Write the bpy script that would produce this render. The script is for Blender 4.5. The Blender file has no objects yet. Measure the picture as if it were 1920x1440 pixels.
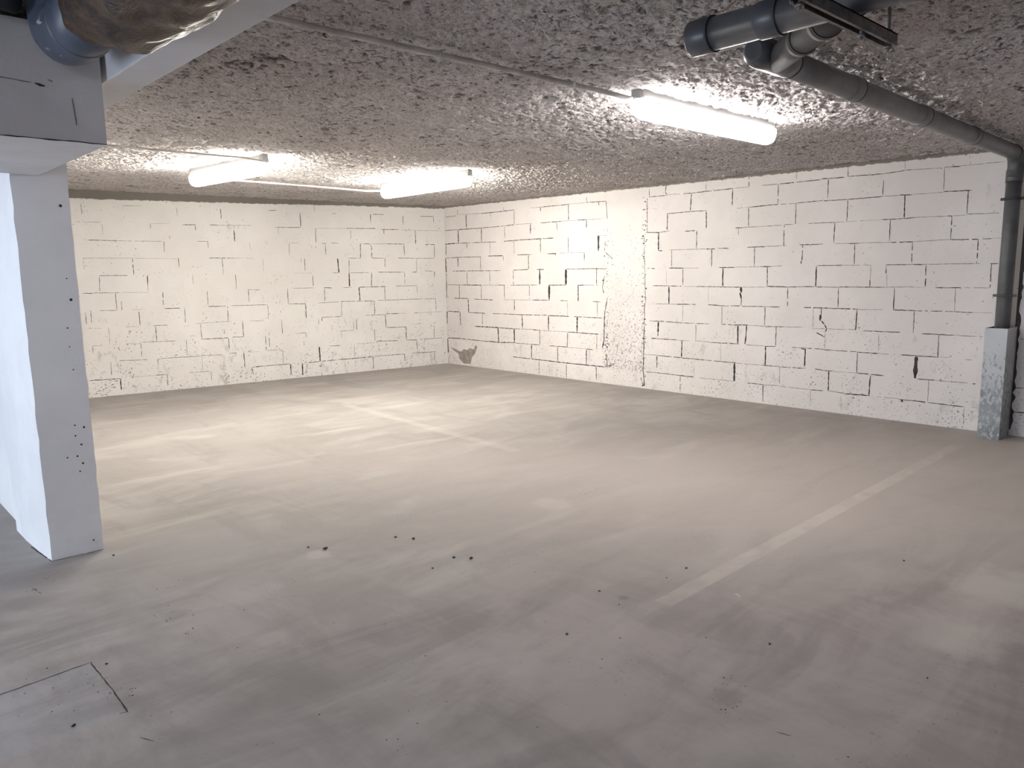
# Underground parking bay: white block walls, sprayed ceiling, three tube lights, drain pipes.
LAMP_A = 50
LAMP_B = 126
WORLD = 0.3
DAY = 265
LANE = 30
EXPO = 0
JW = 1.3
CAM_P = (-7.13764, -9.08783, 1.40109)
CAM_R = ((0.730052, -0.683253, -0.013776), (-0.111812, -0.099535, -0.988732), (0.674183, 0.723366, -0.149062))
# visible block joints on the two walls: along the wall and height (mm), end point, width (0.1 mm)
JB = (
    '-4754 2204 -4753 2094 61;-3746 2202 -3741 2096 39;-3231 2202 -3232 2080 74;-4333 2197 -4131 2205 40;-4825 2004 -4565 2005 39;-4560 2002 -4561 1870 35;-4055 2000 -3839 2011 25;-3694 1997 -3538 2000 73;'
    '-3379 2001 -3259 2003 59;-3260 2001 -2852 2007 33;-4050 2000 -4049 1948 67;-3546 1998 -3546 1934 71;-3083 2005 -3082 1955 43;-3087 1943 -3084 1807 109;-3031 1993 -3031 1944 43;-4754 1806 -4418 1798 63;'
    '-4418 1798 -3934 1798 40;-3558 1802 -3411 1801 49;-3917 1798 -3921 1668 54;-3413 1803 -3413 1718 73;-2903 1796 -2895 1696 34;-4791 1601 -4254 1600 40;-4255 1598 -3769 1594 28;-3413 1600 -3104 1598 69;'
    '-3104 1598 -2853 1595 30;-4781 1599 -4782 1476 35;-4276 1598 -4275 1406 66;-3769 1599 -3768 1491 70;-3255 1598 -3253 1484 75;-3253 1484 -3253 1397 42;-4637 1403 -4345 1399 55;-4637 1400 -4647 1224 57;'
    '-4130 1398 -4134 1280 96;-4134 1280 -4134 1210 38;-3620 1400 -3619 1281 40;-3105 1395 -3105 1207 60;-4830 1206 -4715 1203 64;-4714 1208 -4425 1200 49;-4425 1204 -4124 1197 25;-2968 1197 -2802 1192 44;'
    '-4488 1202 -4488 1005 56;-4433 1101 -4436 997 65;-3974 1196 -3981 1038 60;-3463 1197 -3463 1018 57;-2955 1196 -2956 1043 68;-4670 1003 -4484 999 49;-3973 999 -3791 996 74;-3462 1003 -3231 999 63;'
    '-3181 1003 -2807 997 55;-4335 1002 -4216 997 35;-4814 990 -4814 852 62;-4760 1010 -4759 867 62;-4254 995 -4255 811 72;-3741 998 -3746 820 65;-3229 996 -3232 800 69;-4809 808 -4667 797 40;'
    '-4420 804 -4265 796 32;-4111 799 -3949 797 51;-3631 798 -3403 805 33;-3403 807 -3207 804 37;-2968 798 -2827 795 34;-4594 800 -4591 720 64;-4591 720 -4595 603 36;-4087 796 -4087 611 74;'
    '-3572 789 -3567 608 57;-3055 800 -3055 601 78;-4776 602 -4674 597 40;-4431 604 -4259 592 29;-4247 609 -3878 601 52;-3574 602 -3246 597 77;-3196 603 -3051 598 62;-4774 602 -4775 523 49;'
    '-4264 599 -4266 437 52;-3751 595 -3756 397 50;-3244 593 -3243 453 76;-4511 408 -4209 396 51;-4086 398 -3589 392 49;-3589 396 -3347 390 44;-3247 399 -3159 399 72;-2994 396 -2865 393 35;'
    '-4602 398 -4607 251 64;-4094 396 -4093 338 63;-4093 338 -4096 203 30;-3583 389 -3585 200 41;-3065 397 -3064 206 95;-4836 202 -4518 197 82;-4135 201 -4000 197 59;-4377 205 -4135 197 26;'
    '-3745 196 -3483 191 44;-3359 202 -3298 200 44;-2975 198 -2858 197 63;-4518 197 -4518 63 122;-4002 195 -4005 59 64;-3489 192 -3485 70 58;-2972 198 -2971 126 79;-2215 2192 -2216 2005 84;'
    '-2015 2284 -2015 2212 48;-1202 2205 -1202 2081 94;-693 2192 -692 2066 90;-190 2197 -188 2114 95;-2639 2201 -2528 2208 61;-1169 2199 -999 2201 66;-412 2194 -193 2197 69;-1769 2191 -1711 2193 46;'
    '-2554 1991 -2213 1996 55;-2013 1992 -1576 1998 32;-1576 1998 -1132 2005 69;-1047 1995 -778 1996 71;-778 1993 -502 1992 34;-486 1989 -97 1996 35;-2522 1989 -2520 1902 35;-2013 1989 -2016 1805 86;'
    '-1510 1993 -1509 1857 59;-1003 1999 -1003 1933 88;-499 1992 -498 1798 101;-2387 1791 -2252 1796 38;-1932 1792 -1883 1790 64;-1804 1798 -1674 1795 65;-1378 1791 -1226 1792 70;-1210 1792 -961 1794 41;'
    '-961 1794 -690 1792 79;-343 1790 -181 1791 74;-2387 1788 -2390 1633 54;-1887 1790 -1885 1619 61;-1373 1791 -1379 1598 93;-1229 1785 -1204 1751 94;-1204 1751 -1207 1598 94;-693 1792 -688 1626 78;'
    '-187 1791 -188 1592 78;-1566 1595 -1379 1594 59;-1204 1594 -1017 1593 63;-795 1593 -599 1593 72;-600 1590 -197 1589 50;-2742 1594 -2746 1428 31;-2188 1593 -2188 1408 85;-2236 1596 -2232 1541 48;'
    '-1720 1592 -1709 1396 187;-1555 1571 -1558 1400 71;-1001 1598 -1007 1464 67;-492 1582 -499 1394 58;-2343 1400 -2095 1397 28;-1810 1394 -1709 1396 47;-1546 1393 -1259 1394 48;-1120 1398 -705 1392 68;'
    '-574 1391 -491 1392 81;-356 1407 -203 1398 51;-2594 1388 -2595 1258 35;-2088 1387 -2087 1220 78;-1561 1394 -1563 1201 170;-1217 1396 -1233 1200 107;-697 1389 -699 1216 57;-195 1398 -198 1309 92;'
    '-2368 1203 -2077 1199 46;-1936 1197 -1821 1192 72;-1660 1192 -1526 1193 48;-1421 1193 -1003 1192 75;-843 1194 -498 1193 50;-2442 1202 -2444 1005 68;-1932 1190 -1931 1014 80;-1421 1191 -1415 1002 174;'
    '-1027 1192 -1023 1010 67;-499 1190 -497 1088 58;-2870 1001 -2727 996 52;-2447 998 -2208 992 60;-2032 995 -1729 999 47;-1699 1004 -1200 993 67;-1137 999 -688 997 57;-688 998 -182 992 59;'
    '-2723 996 -2716 920 73;-2716 920 -2723 803 45;-2208 992 -2207 804 104;-1692 1001 -1697 801 59;-1195 990 -1197 806 75;-188 989 -189 798 60;-2883 794 -2779 792 31;-1993 797 -1709 797 66;'
    '-1348 796 -1036 794 61;-1020 802 -810 798 77;-810 800 -696 798 35;-563 795 -496 792 82;-496 796 -84 793 36;-2547 794 -2545 609 64;-1986 796 -1988 746 88;-2036 782 -2037 701 49;'
    '-1526 737 -1528 611 52;-1483 756 -1483 601 85;-1031 794 -1028 611 106;-2362 600 -2223 600 47;-1720 594 -1525 596 48;-1028 604 -704 598 81;-2223 600 -2222 535 60;-1712 593 -1717 503 43;'
    '-1210 592 -1210 428 63;-704 598 -706 406 101;-230 590 -233 401 79;-2772 596 -2774 406 80;-2723 632 -2728 448 74;-2771 401 -2551 396 39;-1906 397 -1730 395 63;-1504 400 -1211 399 38;'
    '-1194 420 -843 404 70;-711 402 -528 395 83;-477 399 -79 396 60;-2554 389 -2558 209 47;-2046 398 -2044 200 183;-1527 399 -1536 216 40;-1030 380 -1030 343 98;-531 391 -530 249 77;'
    '-2921 200 -2467 199 74;-2232 195 -2047 197 77;-2032 199 -1251 200 79;-1235 206 -736 200 70;-619 203 -209 195 72;-2461 194 -2460 45 157;-2298 194 -2300 30 160;-2033 193 -2033 123 50;'
    '-2235 189 -2237 100 67;-1251 200 -1251 27 96;-744 198 -740 94 93;-238 193 -239 83 60'
)
JR = (
    '-20 2193 -283 2197 50;-309 2211 -830 2195 34;-830 2195 -1295 2196 65;-1295 2196 -1517 2200 67;-1837 2204 -2022 2202 37;-2022 2202 -2510 2202 60;-2510 2206 -2805 2202 35;-2814 2204 -3121 2197 57;'
    '-312 2278 -314 2211 80;-507 2199 -510 2018 168;-1031 2190 -1042 2136 73;-1521 2199 -1517 2005 68;-2021 2201 -2021 2149 83;-2510 2202 -2513 2008 104;-3005 2197 -3009 2151 67;-2810 2271 -2814 2204 56;'
    '-1308 2254 -1311 2202 49;-12 1997 -301 1997 62;-327 1995 -848 1994 68;-848 1994 -1313 1998 54;-1324 1998 -1513 2006 64;-1535 2007 -1855 2002 35;-2019 2003 -2395 2001 60;-2395 2004 -2659 2000 36;'
    '-2659 2003 -2814 1998 61;-2814 1998 -3087 1996 35;-319 1996 -320 1812 142;-841 1994 -838 1801 110;-1324 1993 -1325 1836 54;-1834 2003 -1826 1874 116;-2308 1999 -2313 1895 52;-2809 1999 -2810 1898 91;'
    '-3 1795 -241 1802 90;-241 1802 -794 1795 57;-794 1795 -1149 1790 48;-1308 1792 -1704 1799 60;-1704 1799 -2257 1799 69;-24 1790 -18 1642 84;-510 1789 -515 1718 97;-1509 1799 -1510 1621 53;'
    '-1014 1795 -1016 1618 45;-2013 1798 -2015 1623 74;-2505 1803 -2508 1610 73;-3003 1799 -3002 1614 224;-3003 1799 -3140 1797 35;-21 1593 -311 1595 66;-311 1598 -824 1592 57;-980 1601 -1281 1597 77;'
    '-1571 1602 -1849 1601 56;-2136 1603 -2295 1602 78;-2354 1607 -2769 1604 30;-298 1595 -301 1458 131;-807 1589 -806 1412 76;-1293 1594 -1291 1529 54;-1786 1600 -1787 1410 92;-2285 1602 -2281 1581 109;'
    '-2773 1604 -2778 1495 75;-5 1593 -12 1379 181;-16 1362 -9 996 97;-173 1397 -483 1398 66;-509 1397 -1021 1395 60;-1021 1395 -1231 1396 48;-1490 1398 -1783 1406 57;-1940 1404 -2074 1403 73;'
    '-2469 1403 -2860 1403 53;-2860 1406 -3108 1399 71;-503 1394 -502 1198 79;-1002 1390 -1002 1200 63;-1490 1398 -1486 1203 69;-1996 1401 -1994 1205 237;-2465 1399 -2464 1207 245;-2973 1398 -2974 1216 73;'
    '-31 1196 -399 1193 51;-399 1195 -824 1192 81;-848 1192 -1157 1193 37;-1157 1197 -1318 1194 63;-1430 1195 -1948 1200 46;-2163 1199 -2468 1203 65;-2658 1201 -2769 1202 63;-2769 1204 -3004 1203 39;'
    '-316 1189 -314 1001 94;-812 1192 -811 994 76;-1302 1194 -1302 1003 82;-1797 1197 -1794 1012 56;-2167 1199 -2165 1004 232;-2673 1201 -2673 1000 103;-183 996 -520 997 71;-645 991 -963 989 57;'
    '-963 987 -1058 986 87;-1290 995 -1862 1001 40;-1862 1001 -2161 1004 63;-2370 1004 -2496 1002 65;-2915 1002 -3040 1001 62;-515 992 -518 794 134;-1498 994 -1502 855 85;-2490 996 -2490 812 42;'
    '-2987 1000 -2988 829 47;-14 798 -320 794 76;-513 794 -885 793 70;-1053 795 -1377 797 56;-1377 797 -1655 799 66;-1655 799 -2129 807 64;-2149 804 -2515 805 72;-2601 805 -3077 805 56;'
    '-319 791 -325 598 107;-824 787 -824 628 65;-1650 799 -1656 618 131;-2151 804 -2147 611 137;-2657 804 -2653 610 172;-8 795 6 592 216;-3121 2195 -3139 1986 66;-3115 1726 -3095 1608 62;'
    '-3095 1608 -3228 1513 54;-3100 1317 -3066 1169 80;-3066 1169 -3093 1103 80;-3145 1050 -3103 847 84;-3103 847 -3096 520 97;-3721 2163 -3730 1804 49;-3683 1781 -3695 1504 45;-3695 1504 -3719 996 53;'
    '-3703 995 -3702 556 73;-645 597 -1165 600 96;-1165 600 -1486 599 71;-1486 599 -1856 609 44;-1856 604 -2003 601 75;-2003 598 -2485 607 38;-2495 606 -3006 602 71;-1158 595 -1167 396 158;'
    '-1490 599 -1493 407 167;-1987 600 -1986 407 75;-2489 603 -2484 410 79;-2983 600 -2980 414 52;-10 390 -318 400 85;-318 398 -946 390 67;-946 394 -1184 392 84;-1184 392 -1504 408 86;'
    '-1504 403 -1832 405 48;-1832 405 -1980 407 68;-2166 407 -2504 411 59;-2504 408 -2807 409 34;-2807 405 -2917 406 54;-1828 400 -1825 208 113;-2313 406 -2316 209 77;-2810 403 -2811 213 103;'
    '-2 386 -9 165 250;-1455 207 -1829 207 66;-1829 207 -2464 202 82;-2464 202 -2972 205 85;-2972 205 -3098 204 77;-1971 197 -1971 17 66;-2468 199 -2467 11 75;-2972 202 -2976 38 79;'
    '-3096 531 -3070 434 119;-3132 369 -3151 220 81;-3151 220 -3272 250 59;-3701 566 -3698 252 81;-3690 251 -3718 29 82;-3748 2285 -3754 2198 48;-3979 2298 -3971 2233 100;-3971 2233 -3991 2205 82;'
    '-4489 2279 -4491 2201 43;-4987 2303 -4990 2199 54;-5490 2292 -5492 2231 41;-3747 2197 -3992 2197 47;-3992 2202 -4188 2197 31;-4188 2197 -4309 2195 59;-4309 2195 -4809 2200 55;-4821 2201 -4990 2199 32;'
    '-5133 2201 -5303 2201 41;-5303 2199 -5489 2200 63;-5489 2200 -5735 2203 55;-4309 2193 -4301 2011 78;-4807 2200 -4806 2029 80;-5307 2201 -5311 2008 59;-5807 2201 -5809 2023 54;-3996 1996 -4308 2000 52;'
    '-4308 2000 -4501 1998 53;-4862 1997 -4998 1999 32;-4998 1999 -5311 2005 60;-5332 2004 -5498 2000 41;-5497 2003 -5764 2008 50;-4002 1996 -4002 1818 89;-4498 1995 -4504 1810 75;-4995 1996 -4999 1807 54;'
    '-5498 2000 -5501 1805 63;-3711 1804 -3905 1795 62;-3905 1797 -4040 1808 44;-4236 1794 -4389 1795 54;-4851 1799 -4937 1797 57;-4937 1800 -5362 1801 40;-5383 1804 -5476 1804 49;-5627 1803 -5774 1802 42;'
    '-3887 1796 -3888 1596 121;-4386 1792 -4388 1604 70;-4886 1797 -4888 1726 40;-5386 1800 -5388 1600 64;-3888 1594 -3943 1593 68;-4031 1598 -4506 1597 40;-4506 1595 -4616 1594 64;-4652 1598 -4783 1595 47;'
    '-4990 1598 -5189 1598 56;-5189 1600 -5422 1602 42;-5556 1603 -5754 1603 53;-5754 1604 -5783 1603 45;-4068 1595 -4072 1410 46;-4577 1593 -4579 1404 72;-5076 1595 -5079 1399 56;-5584 1602 -5583 1449 67;'
    '-5575 1449 -5576 1420 89;-3738 1399 -3844 1396 57;-4035 1399 -4233 1395 67;-4233 1397 -4424 1395 32;-4670 1397 -4859 1395 61;-4859 1397 -5142 1399 30;-5142 1400 -5272 1400 56;-5272 1401 -5378 1406 39;'
    '-5735 1401 -5793 1403 48;-4220 1392 -4222 1206 63;-3997 1377 -4005 1210 29;-4718 1391 -4721 1198 111;-5224 1396 -5228 1206 67;-5730 1399 -5731 1204 87;-3819 1202 -4225 1198 54;-4225 1195 -4392 1196 32;'
    '-4392 1196 -4724 1194 51;-4724 1193 -4924 1192 50;-4924 1192 -5226 1197 35;-5226 1202 -5450 1198 61;-5450 1198 -5729 1203 54;-5734 1200 -5803 1200 46;-4039 1192 -4043 1002 137;-4546 1190 -4551 1019 23;'
    '-4935 1192 -4943 1136 224;-4926 1136 -4945 1074 147;-4945 1074 -4944 1001 71;-5448 1196 -5453 1009 64;-3809 996 -4137 998 42;-4137 998 -4397 1001 62;-4548 1002 -4755 994 60;-4755 994 -4931 999 47;'
    '-4954 996 -5212 998 49;-5212 996 -5374 1000 48;-5623 1000 -5812 1001 59;-4227 995 -4229 806 42;-4719 985 -4722 805 51;-5212 996 -5216 805 56;-5716 996 -5723 808 35;-5798 998 -5798 936 60;'
    '-5794 936 -5789 878 165;-5801 879 -5835 842 86;-5835 842 -5859 805 86;-5856 804 -5851 775 112;-5740 770 -5846 722 59;-5843 765 -5849 612 34;-3777 797 -3910 799 55;-3910 799 -4234 793 51;'
    '-4234 793 -4566 796 47;-4719 799 -4868 797 59;-4868 797 -5029 804 64;-5029 802 -5220 798 38;-5220 798 -5436 802 48;-5436 802 -5612 808 34;-5713 798 -5842 803 39;-3903 796 -3898 673 178;'
    '-3898 673 -3902 604 67;-4403 786 -4405 605 44;-4915 792 -4918 603 134;-5015 798 -5011 692 101;-5011 692 -5002 603 132;-5342 801 -5344 604 60;-3787 598 -4159 598 64;-4159 596 -4317 597 39;'
    '-4395 604 -4584 599 38;-4584 597 -4933 601 57;-5014 598 -5228 598 41;-5228 596 -5342 602 52;-5497 603 -5832 606 45;-4226 594 -4223 409 110;-4713 590 -4723 402 26;-5235 595 -5238 401 97;'
    '-5657 599 -5655 421 90;-5611 596 -5652 589 113;-3747 403 -3889 407 40;-3889 403 -4230 403 55;-4230 401 -4615 399 53;-4615 399 -4905 399 52;-4905 395 -5202 399 36;-5202 399 -5399 399 49;'
    '-5399 397 -5579 402 48;-5579 402 -5661 404 61;-5762 405 -5841 404 49;-3889 401 -3892 262 79;-4387 393 -4392 209 34;-4887 394 -4891 202 167;-5395 396 -5402 206 43;-5899 398 -5903 208 86;'
    '-3736 199 -3886 205 47;-3886 203 -4141 201 58;-4141 199 -4392 200 75;-4457 196 -4888 202 41;-5040 197 -5221 198 50;-5232 199 -5407 204 38;-5407 201 -5721 199 35;-5721 197 -5851 203 50;'
    '-4212 196 -4215 16 46;-5221 198 -5225 20 69;-5724 194 -5731 60 30;-5986 2285 -5988 2209 52;-6478 2291 -6483 2220 24;-6981 2286 -6986 2202 26;-5738 2209 -5809 2205 51;-5809 2206 -5956 2203 53;'
    '-5985 2207 -6303 2199 45;-6303 2199 -6487 2210 44;-6487 2212 -6539 2211 52;-6539 2211 -6781 2202 31;-6793 2203 -6921 2200 50;-6921 2203 -7102 2202 26;-7101 2203 -7238 2203 36;-6307 2147 -6304 2010 51;'
    '-6796 2200 -6802 2014 41;-5748 2005 -5996 2001 44;-5996 2001 -6305 2003 45;-6305 2005 -6448 2001 35;-6448 2003 -6552 1999 64;-6552 2001 -6802 2001 31;-6802 2003 -7009 1999 55;-5998 1999 -5999 1806 57;'
    '-6494 1998 -6499 1805 80;-6988 1999 -6990 1811 62;-5757 1804 -5889 1799 49;-5889 1800 -6316 1800 26;-6316 1802 -6442 1798 44;-6442 1799 -6598 1802 44;-6598 1804 -6840 1800 34;-6840 1800 -6880 1798 62;'
    '-6880 1799 -6991 1801 28;-6991 1807 -7130 1802 41;-7129 1804 -7245 1803 32;-5887 1797 -5886 1608 58;-6384 1796 -6386 1605 57;-6878 1796 -6881 1604 47;-5898 1605 -6027 1601 37;-6027 1601 -6123 1600 56;'
    '-6123 1603 -6400 1598 31;-6400 1598 -6585 1596 51;-6585 1598 -6877 1605 34;-6877 1603 -7090 1598 51;-7121 1600 -7182 1600 50;-7181 1601 -7249 1601 26;-6083 1598 -6087 1409 46;-6581 1595 -6583 1420 50;'
    '-7088 1598 -7090 1399 53;-5777 1402 -5978 1403 50;-5978 1403 -6238 1400 29;-6367 1401 -6700 1400 49;-6700 1400 -7081 1402 36;-7081 1401 -7146 1398 41;-7188 1399 -7248 1399 50;-6238 1398 -6238 1265 36;'
    '-6237 1265 -6239 1207 90;-6373 1396 -6373 1368 41;-6373 1368 -6374 1326 99;-6380 1321 -6389 1203 30;-6702 1400 -6708 1206 60;-7197 1397 -7202 1205 52;-5787 1199 -5959 1199 43;-5954 1201 -6369 1201 49;'
    '-6369 1201 -6618 1207 38;-6618 1200 -6704 1203 25;-6788 1200 -7008 1201 47;-7008 1201 -7202 1202 29;-7388 1202 -7439 1201 49;-5952 1196 -5956 1009 58;-6454 1195 -6456 1003 57;-6946 1199 -6951 1004 39;'
    '-5796 999 -6141 999 60;-6141 997 -6371 999 34;-6453 1001 -6648 999 54;-6648 999 -6949 1001 44;-6949 999 -7093 997 47;-7093 997 -7232 997 22;-6136 999 -6132 803 76;-6632 996 -6634 804 48;'
    '-5857 801 -6136 808 38;-6199 801 -6528 803 48;-6703 800 -6963 800 51;-6963 800 -7177 798 34;-6343 774 -6348 601 31;-6843 798 -6846 604 55;-5815 601 -6157 602 46;-6157 600 -6352 599 54;'
    '-6352 599 -6440 600 36;-6540 602 -6852 604 54;-6852 604 -6935 606 25;-7061 599 -7128 598 43;-6159 597 -6163 404 49;-6673 597 -6672 402 249;-5825 399 -5939 402 46;-5939 399 -6158 403 28;'
    '-6163 404 -6406 401 57;-6694 398 -6839 401 49;-6840 398 -7094 402 42;-7126 399 -7150 400 63;-5903 396 -5902 206 60;-6289 395 -6285 202 79;-6787 395 -6791 202 39;-5902 209 -6070 198 54;'
    '-6070 198 -6294 203 73;-6352 200 -6554 203 27;-6550 198 -6793 200 62;-6793 198 -7076 195 54;-7128 199 -7171 201 30;-6575 198 -6579 177 120;-7078 195 -7083 36 33;-6027 163 -6039 31 26;'
    '-7425 397 -7498 399 50;-7425 197 -7513 197 51;-7443 798 -7469 793 39'
)
import bpy, bmesh, math, random
import numpy as np
from mathutils import Vector, Matrix, Quaternion

random.seed(7)
SC = bpy.context.scene
COL = SC.collection

# ---------------------------------------------------------------- materials
class NT:
    """Small helper round a node tree."""
    def __init__(self, name):
        m = bpy.data.materials.new(name); m.use_nodes = True
        self.m = m; self.t = m.node_tree
        self.bsdf = self.t.nodes['Principled BSDF']
        self.tc = None
    def n(self, kind, **kw):
        nd = self.t.nodes.new(kind)
        for k, v in kw.items(): setattr(nd, k, v)
        return nd
    def link(self, a, b): self.t.links.new(a, b)
    def setin(self, sock, v):
        if hasattr(v, 'is_linked') or isinstance(v, bpy.types.NodeSocket): self.link(v, sock)
        else: sock.default_value = v
    def coord(self):
        if self.tc is None: self.tc = self.n('ShaderNodeTexCoord').outputs['Object']
        return self.tc
    def mapping(self, scale=(1, 1, 1), loc=(0, 0, 0), rot=(0, 0, 0)):
        mp = self.n('ShaderNodeMapping')
        self.link(self.coord(), mp.inputs['Vector'])
        mp.inputs['Scale'].default_value = scale
        mp.inputs['Location'].default_value = loc
        mp.inputs['Rotation'].default_value = rot
        return mp.outputs[0]
    def noise(self, scale, detail=4, rough=.55, dist=0, vec=None):
        nd = self.n('ShaderNodeTexNoise')
        self.link(vec if vec is not None else self.coord(), nd.inputs['Vector'])
        nd.inputs['Scale'].default_value = scale
        nd.inputs['Detail'].default_value = detail
        nd.inputs['Roughness'].default_value = rough
        nd.inputs['Distortion'].default_value = dist
        return nd.outputs['Fac']
    def ramp(self, fac, a, b, va=0., vb=1.):
        nd = self.n('ShaderNodeMapRange'); nd.interpolation_type = 'SMOOTHSTEP'
        self.setin(nd.inputs[0], fac)
        nd.inputs[1].default_value = a; nd.inputs[2].default_value = b
        nd.inputs[3].default_value = va; nd.inputs[4].default_value = vb
        return nd.outputs[0]
    def math(self, op, a, b=0., c=0.):
        nd = self.n('ShaderNodeMath'); nd.operation = op
        self.setin(nd.inputs[0], a); self.setin(nd.inputs[1], b); self.setin(nd.inputs[2], c)
        return nd.outputs[0]
    def mix(self, fac, a, b):
        nd = self.n('ShaderNodeMix'); nd.data_type = 'RGBA'
        self.setin(nd.inputs[0], fac); self.setin(nd.inputs[6], a); self.setin(nd.inputs[7], b)
        return nd.outputs[2]
    def xyz(self, vec=None):
        nd = self.n('ShaderNodeSeparateXYZ')
        self.link(vec if vec is not None else self.coord(), nd.inputs[0])
        return nd.outputs
    def bump(self, h, strength=.3, dist=.01, prev=None):
        nd = self.n('ShaderNodeBump')
        self.link(h, nd.inputs['Height'])
        nd.inputs['Strength'].default_value = strength
        nd.inputs['Distance'].default_value = dist
        if prev is not None: self.link(prev, nd.inputs['Normal'])
        return nd.outputs[0]
    def done(self, col=None, rough=.8, normal=None, metal=0., spec=.3):
        b = self.bsdf
        if col is not None: self.setin(b.inputs['Base Color'], col)
        self.setin(b.inputs['Roughness'], rough)
        b.inputs['Metallic'].default_value = metal
        b.inputs['Specular IOR Level'].default_value = spec
        if normal is not None: self.link(normal, b.inputs['Normal'])
        return self.m

def c4(r, g, b): return (r, g, b, 1.)

def mat_block(name, back):
    """White painted concrete blocks: bare concrete above the paint line, grime and pin holes."""
    t = NT(name)
    x, y, z = t.xyz()
    u = x if back else y
    n1 = t.noise(1.3, 5, .6)
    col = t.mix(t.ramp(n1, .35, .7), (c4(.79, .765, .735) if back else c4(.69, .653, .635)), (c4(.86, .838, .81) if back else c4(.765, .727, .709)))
    # thin paint: soft grey smears, more of them low down
    sm = t.noise(9, 6, .7, .4, t.mapping((1, 1, .55)))
    low = t.ramp(z, .0, 1.3, .075, 0.)
    f = t.ramp(t.math('ADD', sm, low), .60, .72, 0., .5)
    big = t.ramp(t.noise(1.9, 3, .5, 0, t.mapping((1, 1, 1), (4, 2, 7))), .38, .58)
    col = t.mix(t.math('MULTIPLY', f, big), col, c4(.46, .45, .44))
    # pin holes
    pn = t.noise(46, 2, .5, .2, t.mapping((1, 1, 1.25)))
    pm = t.noise(3.1, 3, .6, 0, t.mapping((1, 1, 1), (1, 5, 2)))
    thr = t.math('ADD', pn, t.math('ADD', t.math('MULTIPLY', t.math('SUBTRACT', pm, .5), .34), low))
    col = t.mix(t.ramp(thr, .70, .76, 0, .78), col, c4(.19, .18, .175))
    pn2 = t.noise(21, 3, .6, .3, t.mapping((1, 1, 1.6), (3, 3, 1)))
    thr2 = t.math('ADD', pn2, t.math('MULTIPLY', t.math('SUBTRACT', pm, .5), .30))
    col = t.mix(t.ramp(thr2, .71, .78, 0, .6), col, c4(.30, .29, .28))
    if not back:
        # the rough plastered post between the two stretches of blocks
        bn = t.math('MULTIPLY', t.math('SUBTRACT', t.noise(5, 3), .5), .10)
        yy = t.math('ADD', y, bn)
        zone = t.math('MULTIPLY', t.ramp(yy, -3.73, -3.68), t.ramp(yy, -3.12, -3.07, 1, 0))
        zone = t.math('MULTIPLY', zone, t.ramp(z, .16, .22))
        zp = t.noise(38, 3, .6, .5)
        dens = t.ramp(z, .0, 2.0, .16, .02)
        holes = t.ramp(t.math('ADD', zp, dens), .70, .76, 0, .8)
        col = t.mix(t.math('MULTIPLY', holes, zone), col, c4(.23, .215, .205))
    # bare concrete above the paint
    lim = t.ramp(u, *((-4.7, -.2, 2.262, 2.312) if back else (-7.2, -.2, 2.288, 2.322)))
    for nd in (): pass
    edge = t.math('MULTIPLY', t.math('SUBTRACT', t.noise(14, 5, .7), .5), .05)
    over = t.math('SUBTRACT', t.math('ADD', z, edge), lim)
    col = t.mix(t.ramp(over, -.003, .006), col, c4(.20, .182, .16))
    bp = t.bump(t.noise(60, 4, .6), .25, .004)
    bp = t.bump(t.noise(7, 4, .6), .25, .012, bp)
    return t.done(col, .82, bp, spec=.25)

def mat_simple(name, col, rough=.7, var=.15, scale=8, bump=.1, metal=0., spec=.3, col2=None, bscale=60, bdist=.003):
    t = NT(name)
    n = t.noise(scale, 5, .6, .2)
    a = c4(*[v * (1 - var) for v in col]); b = c4(*(col2 if col2 else [min(1, v * (1 + var)) for v in col]))
    c = t.mix(t.ramp(n, .3, .7), a, b)
    bp = t.bump(t.noise(bscale, 4, .6), bump, bdist) if bump else None
    return t.done(c, rough, bp, metal, spec)

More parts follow.
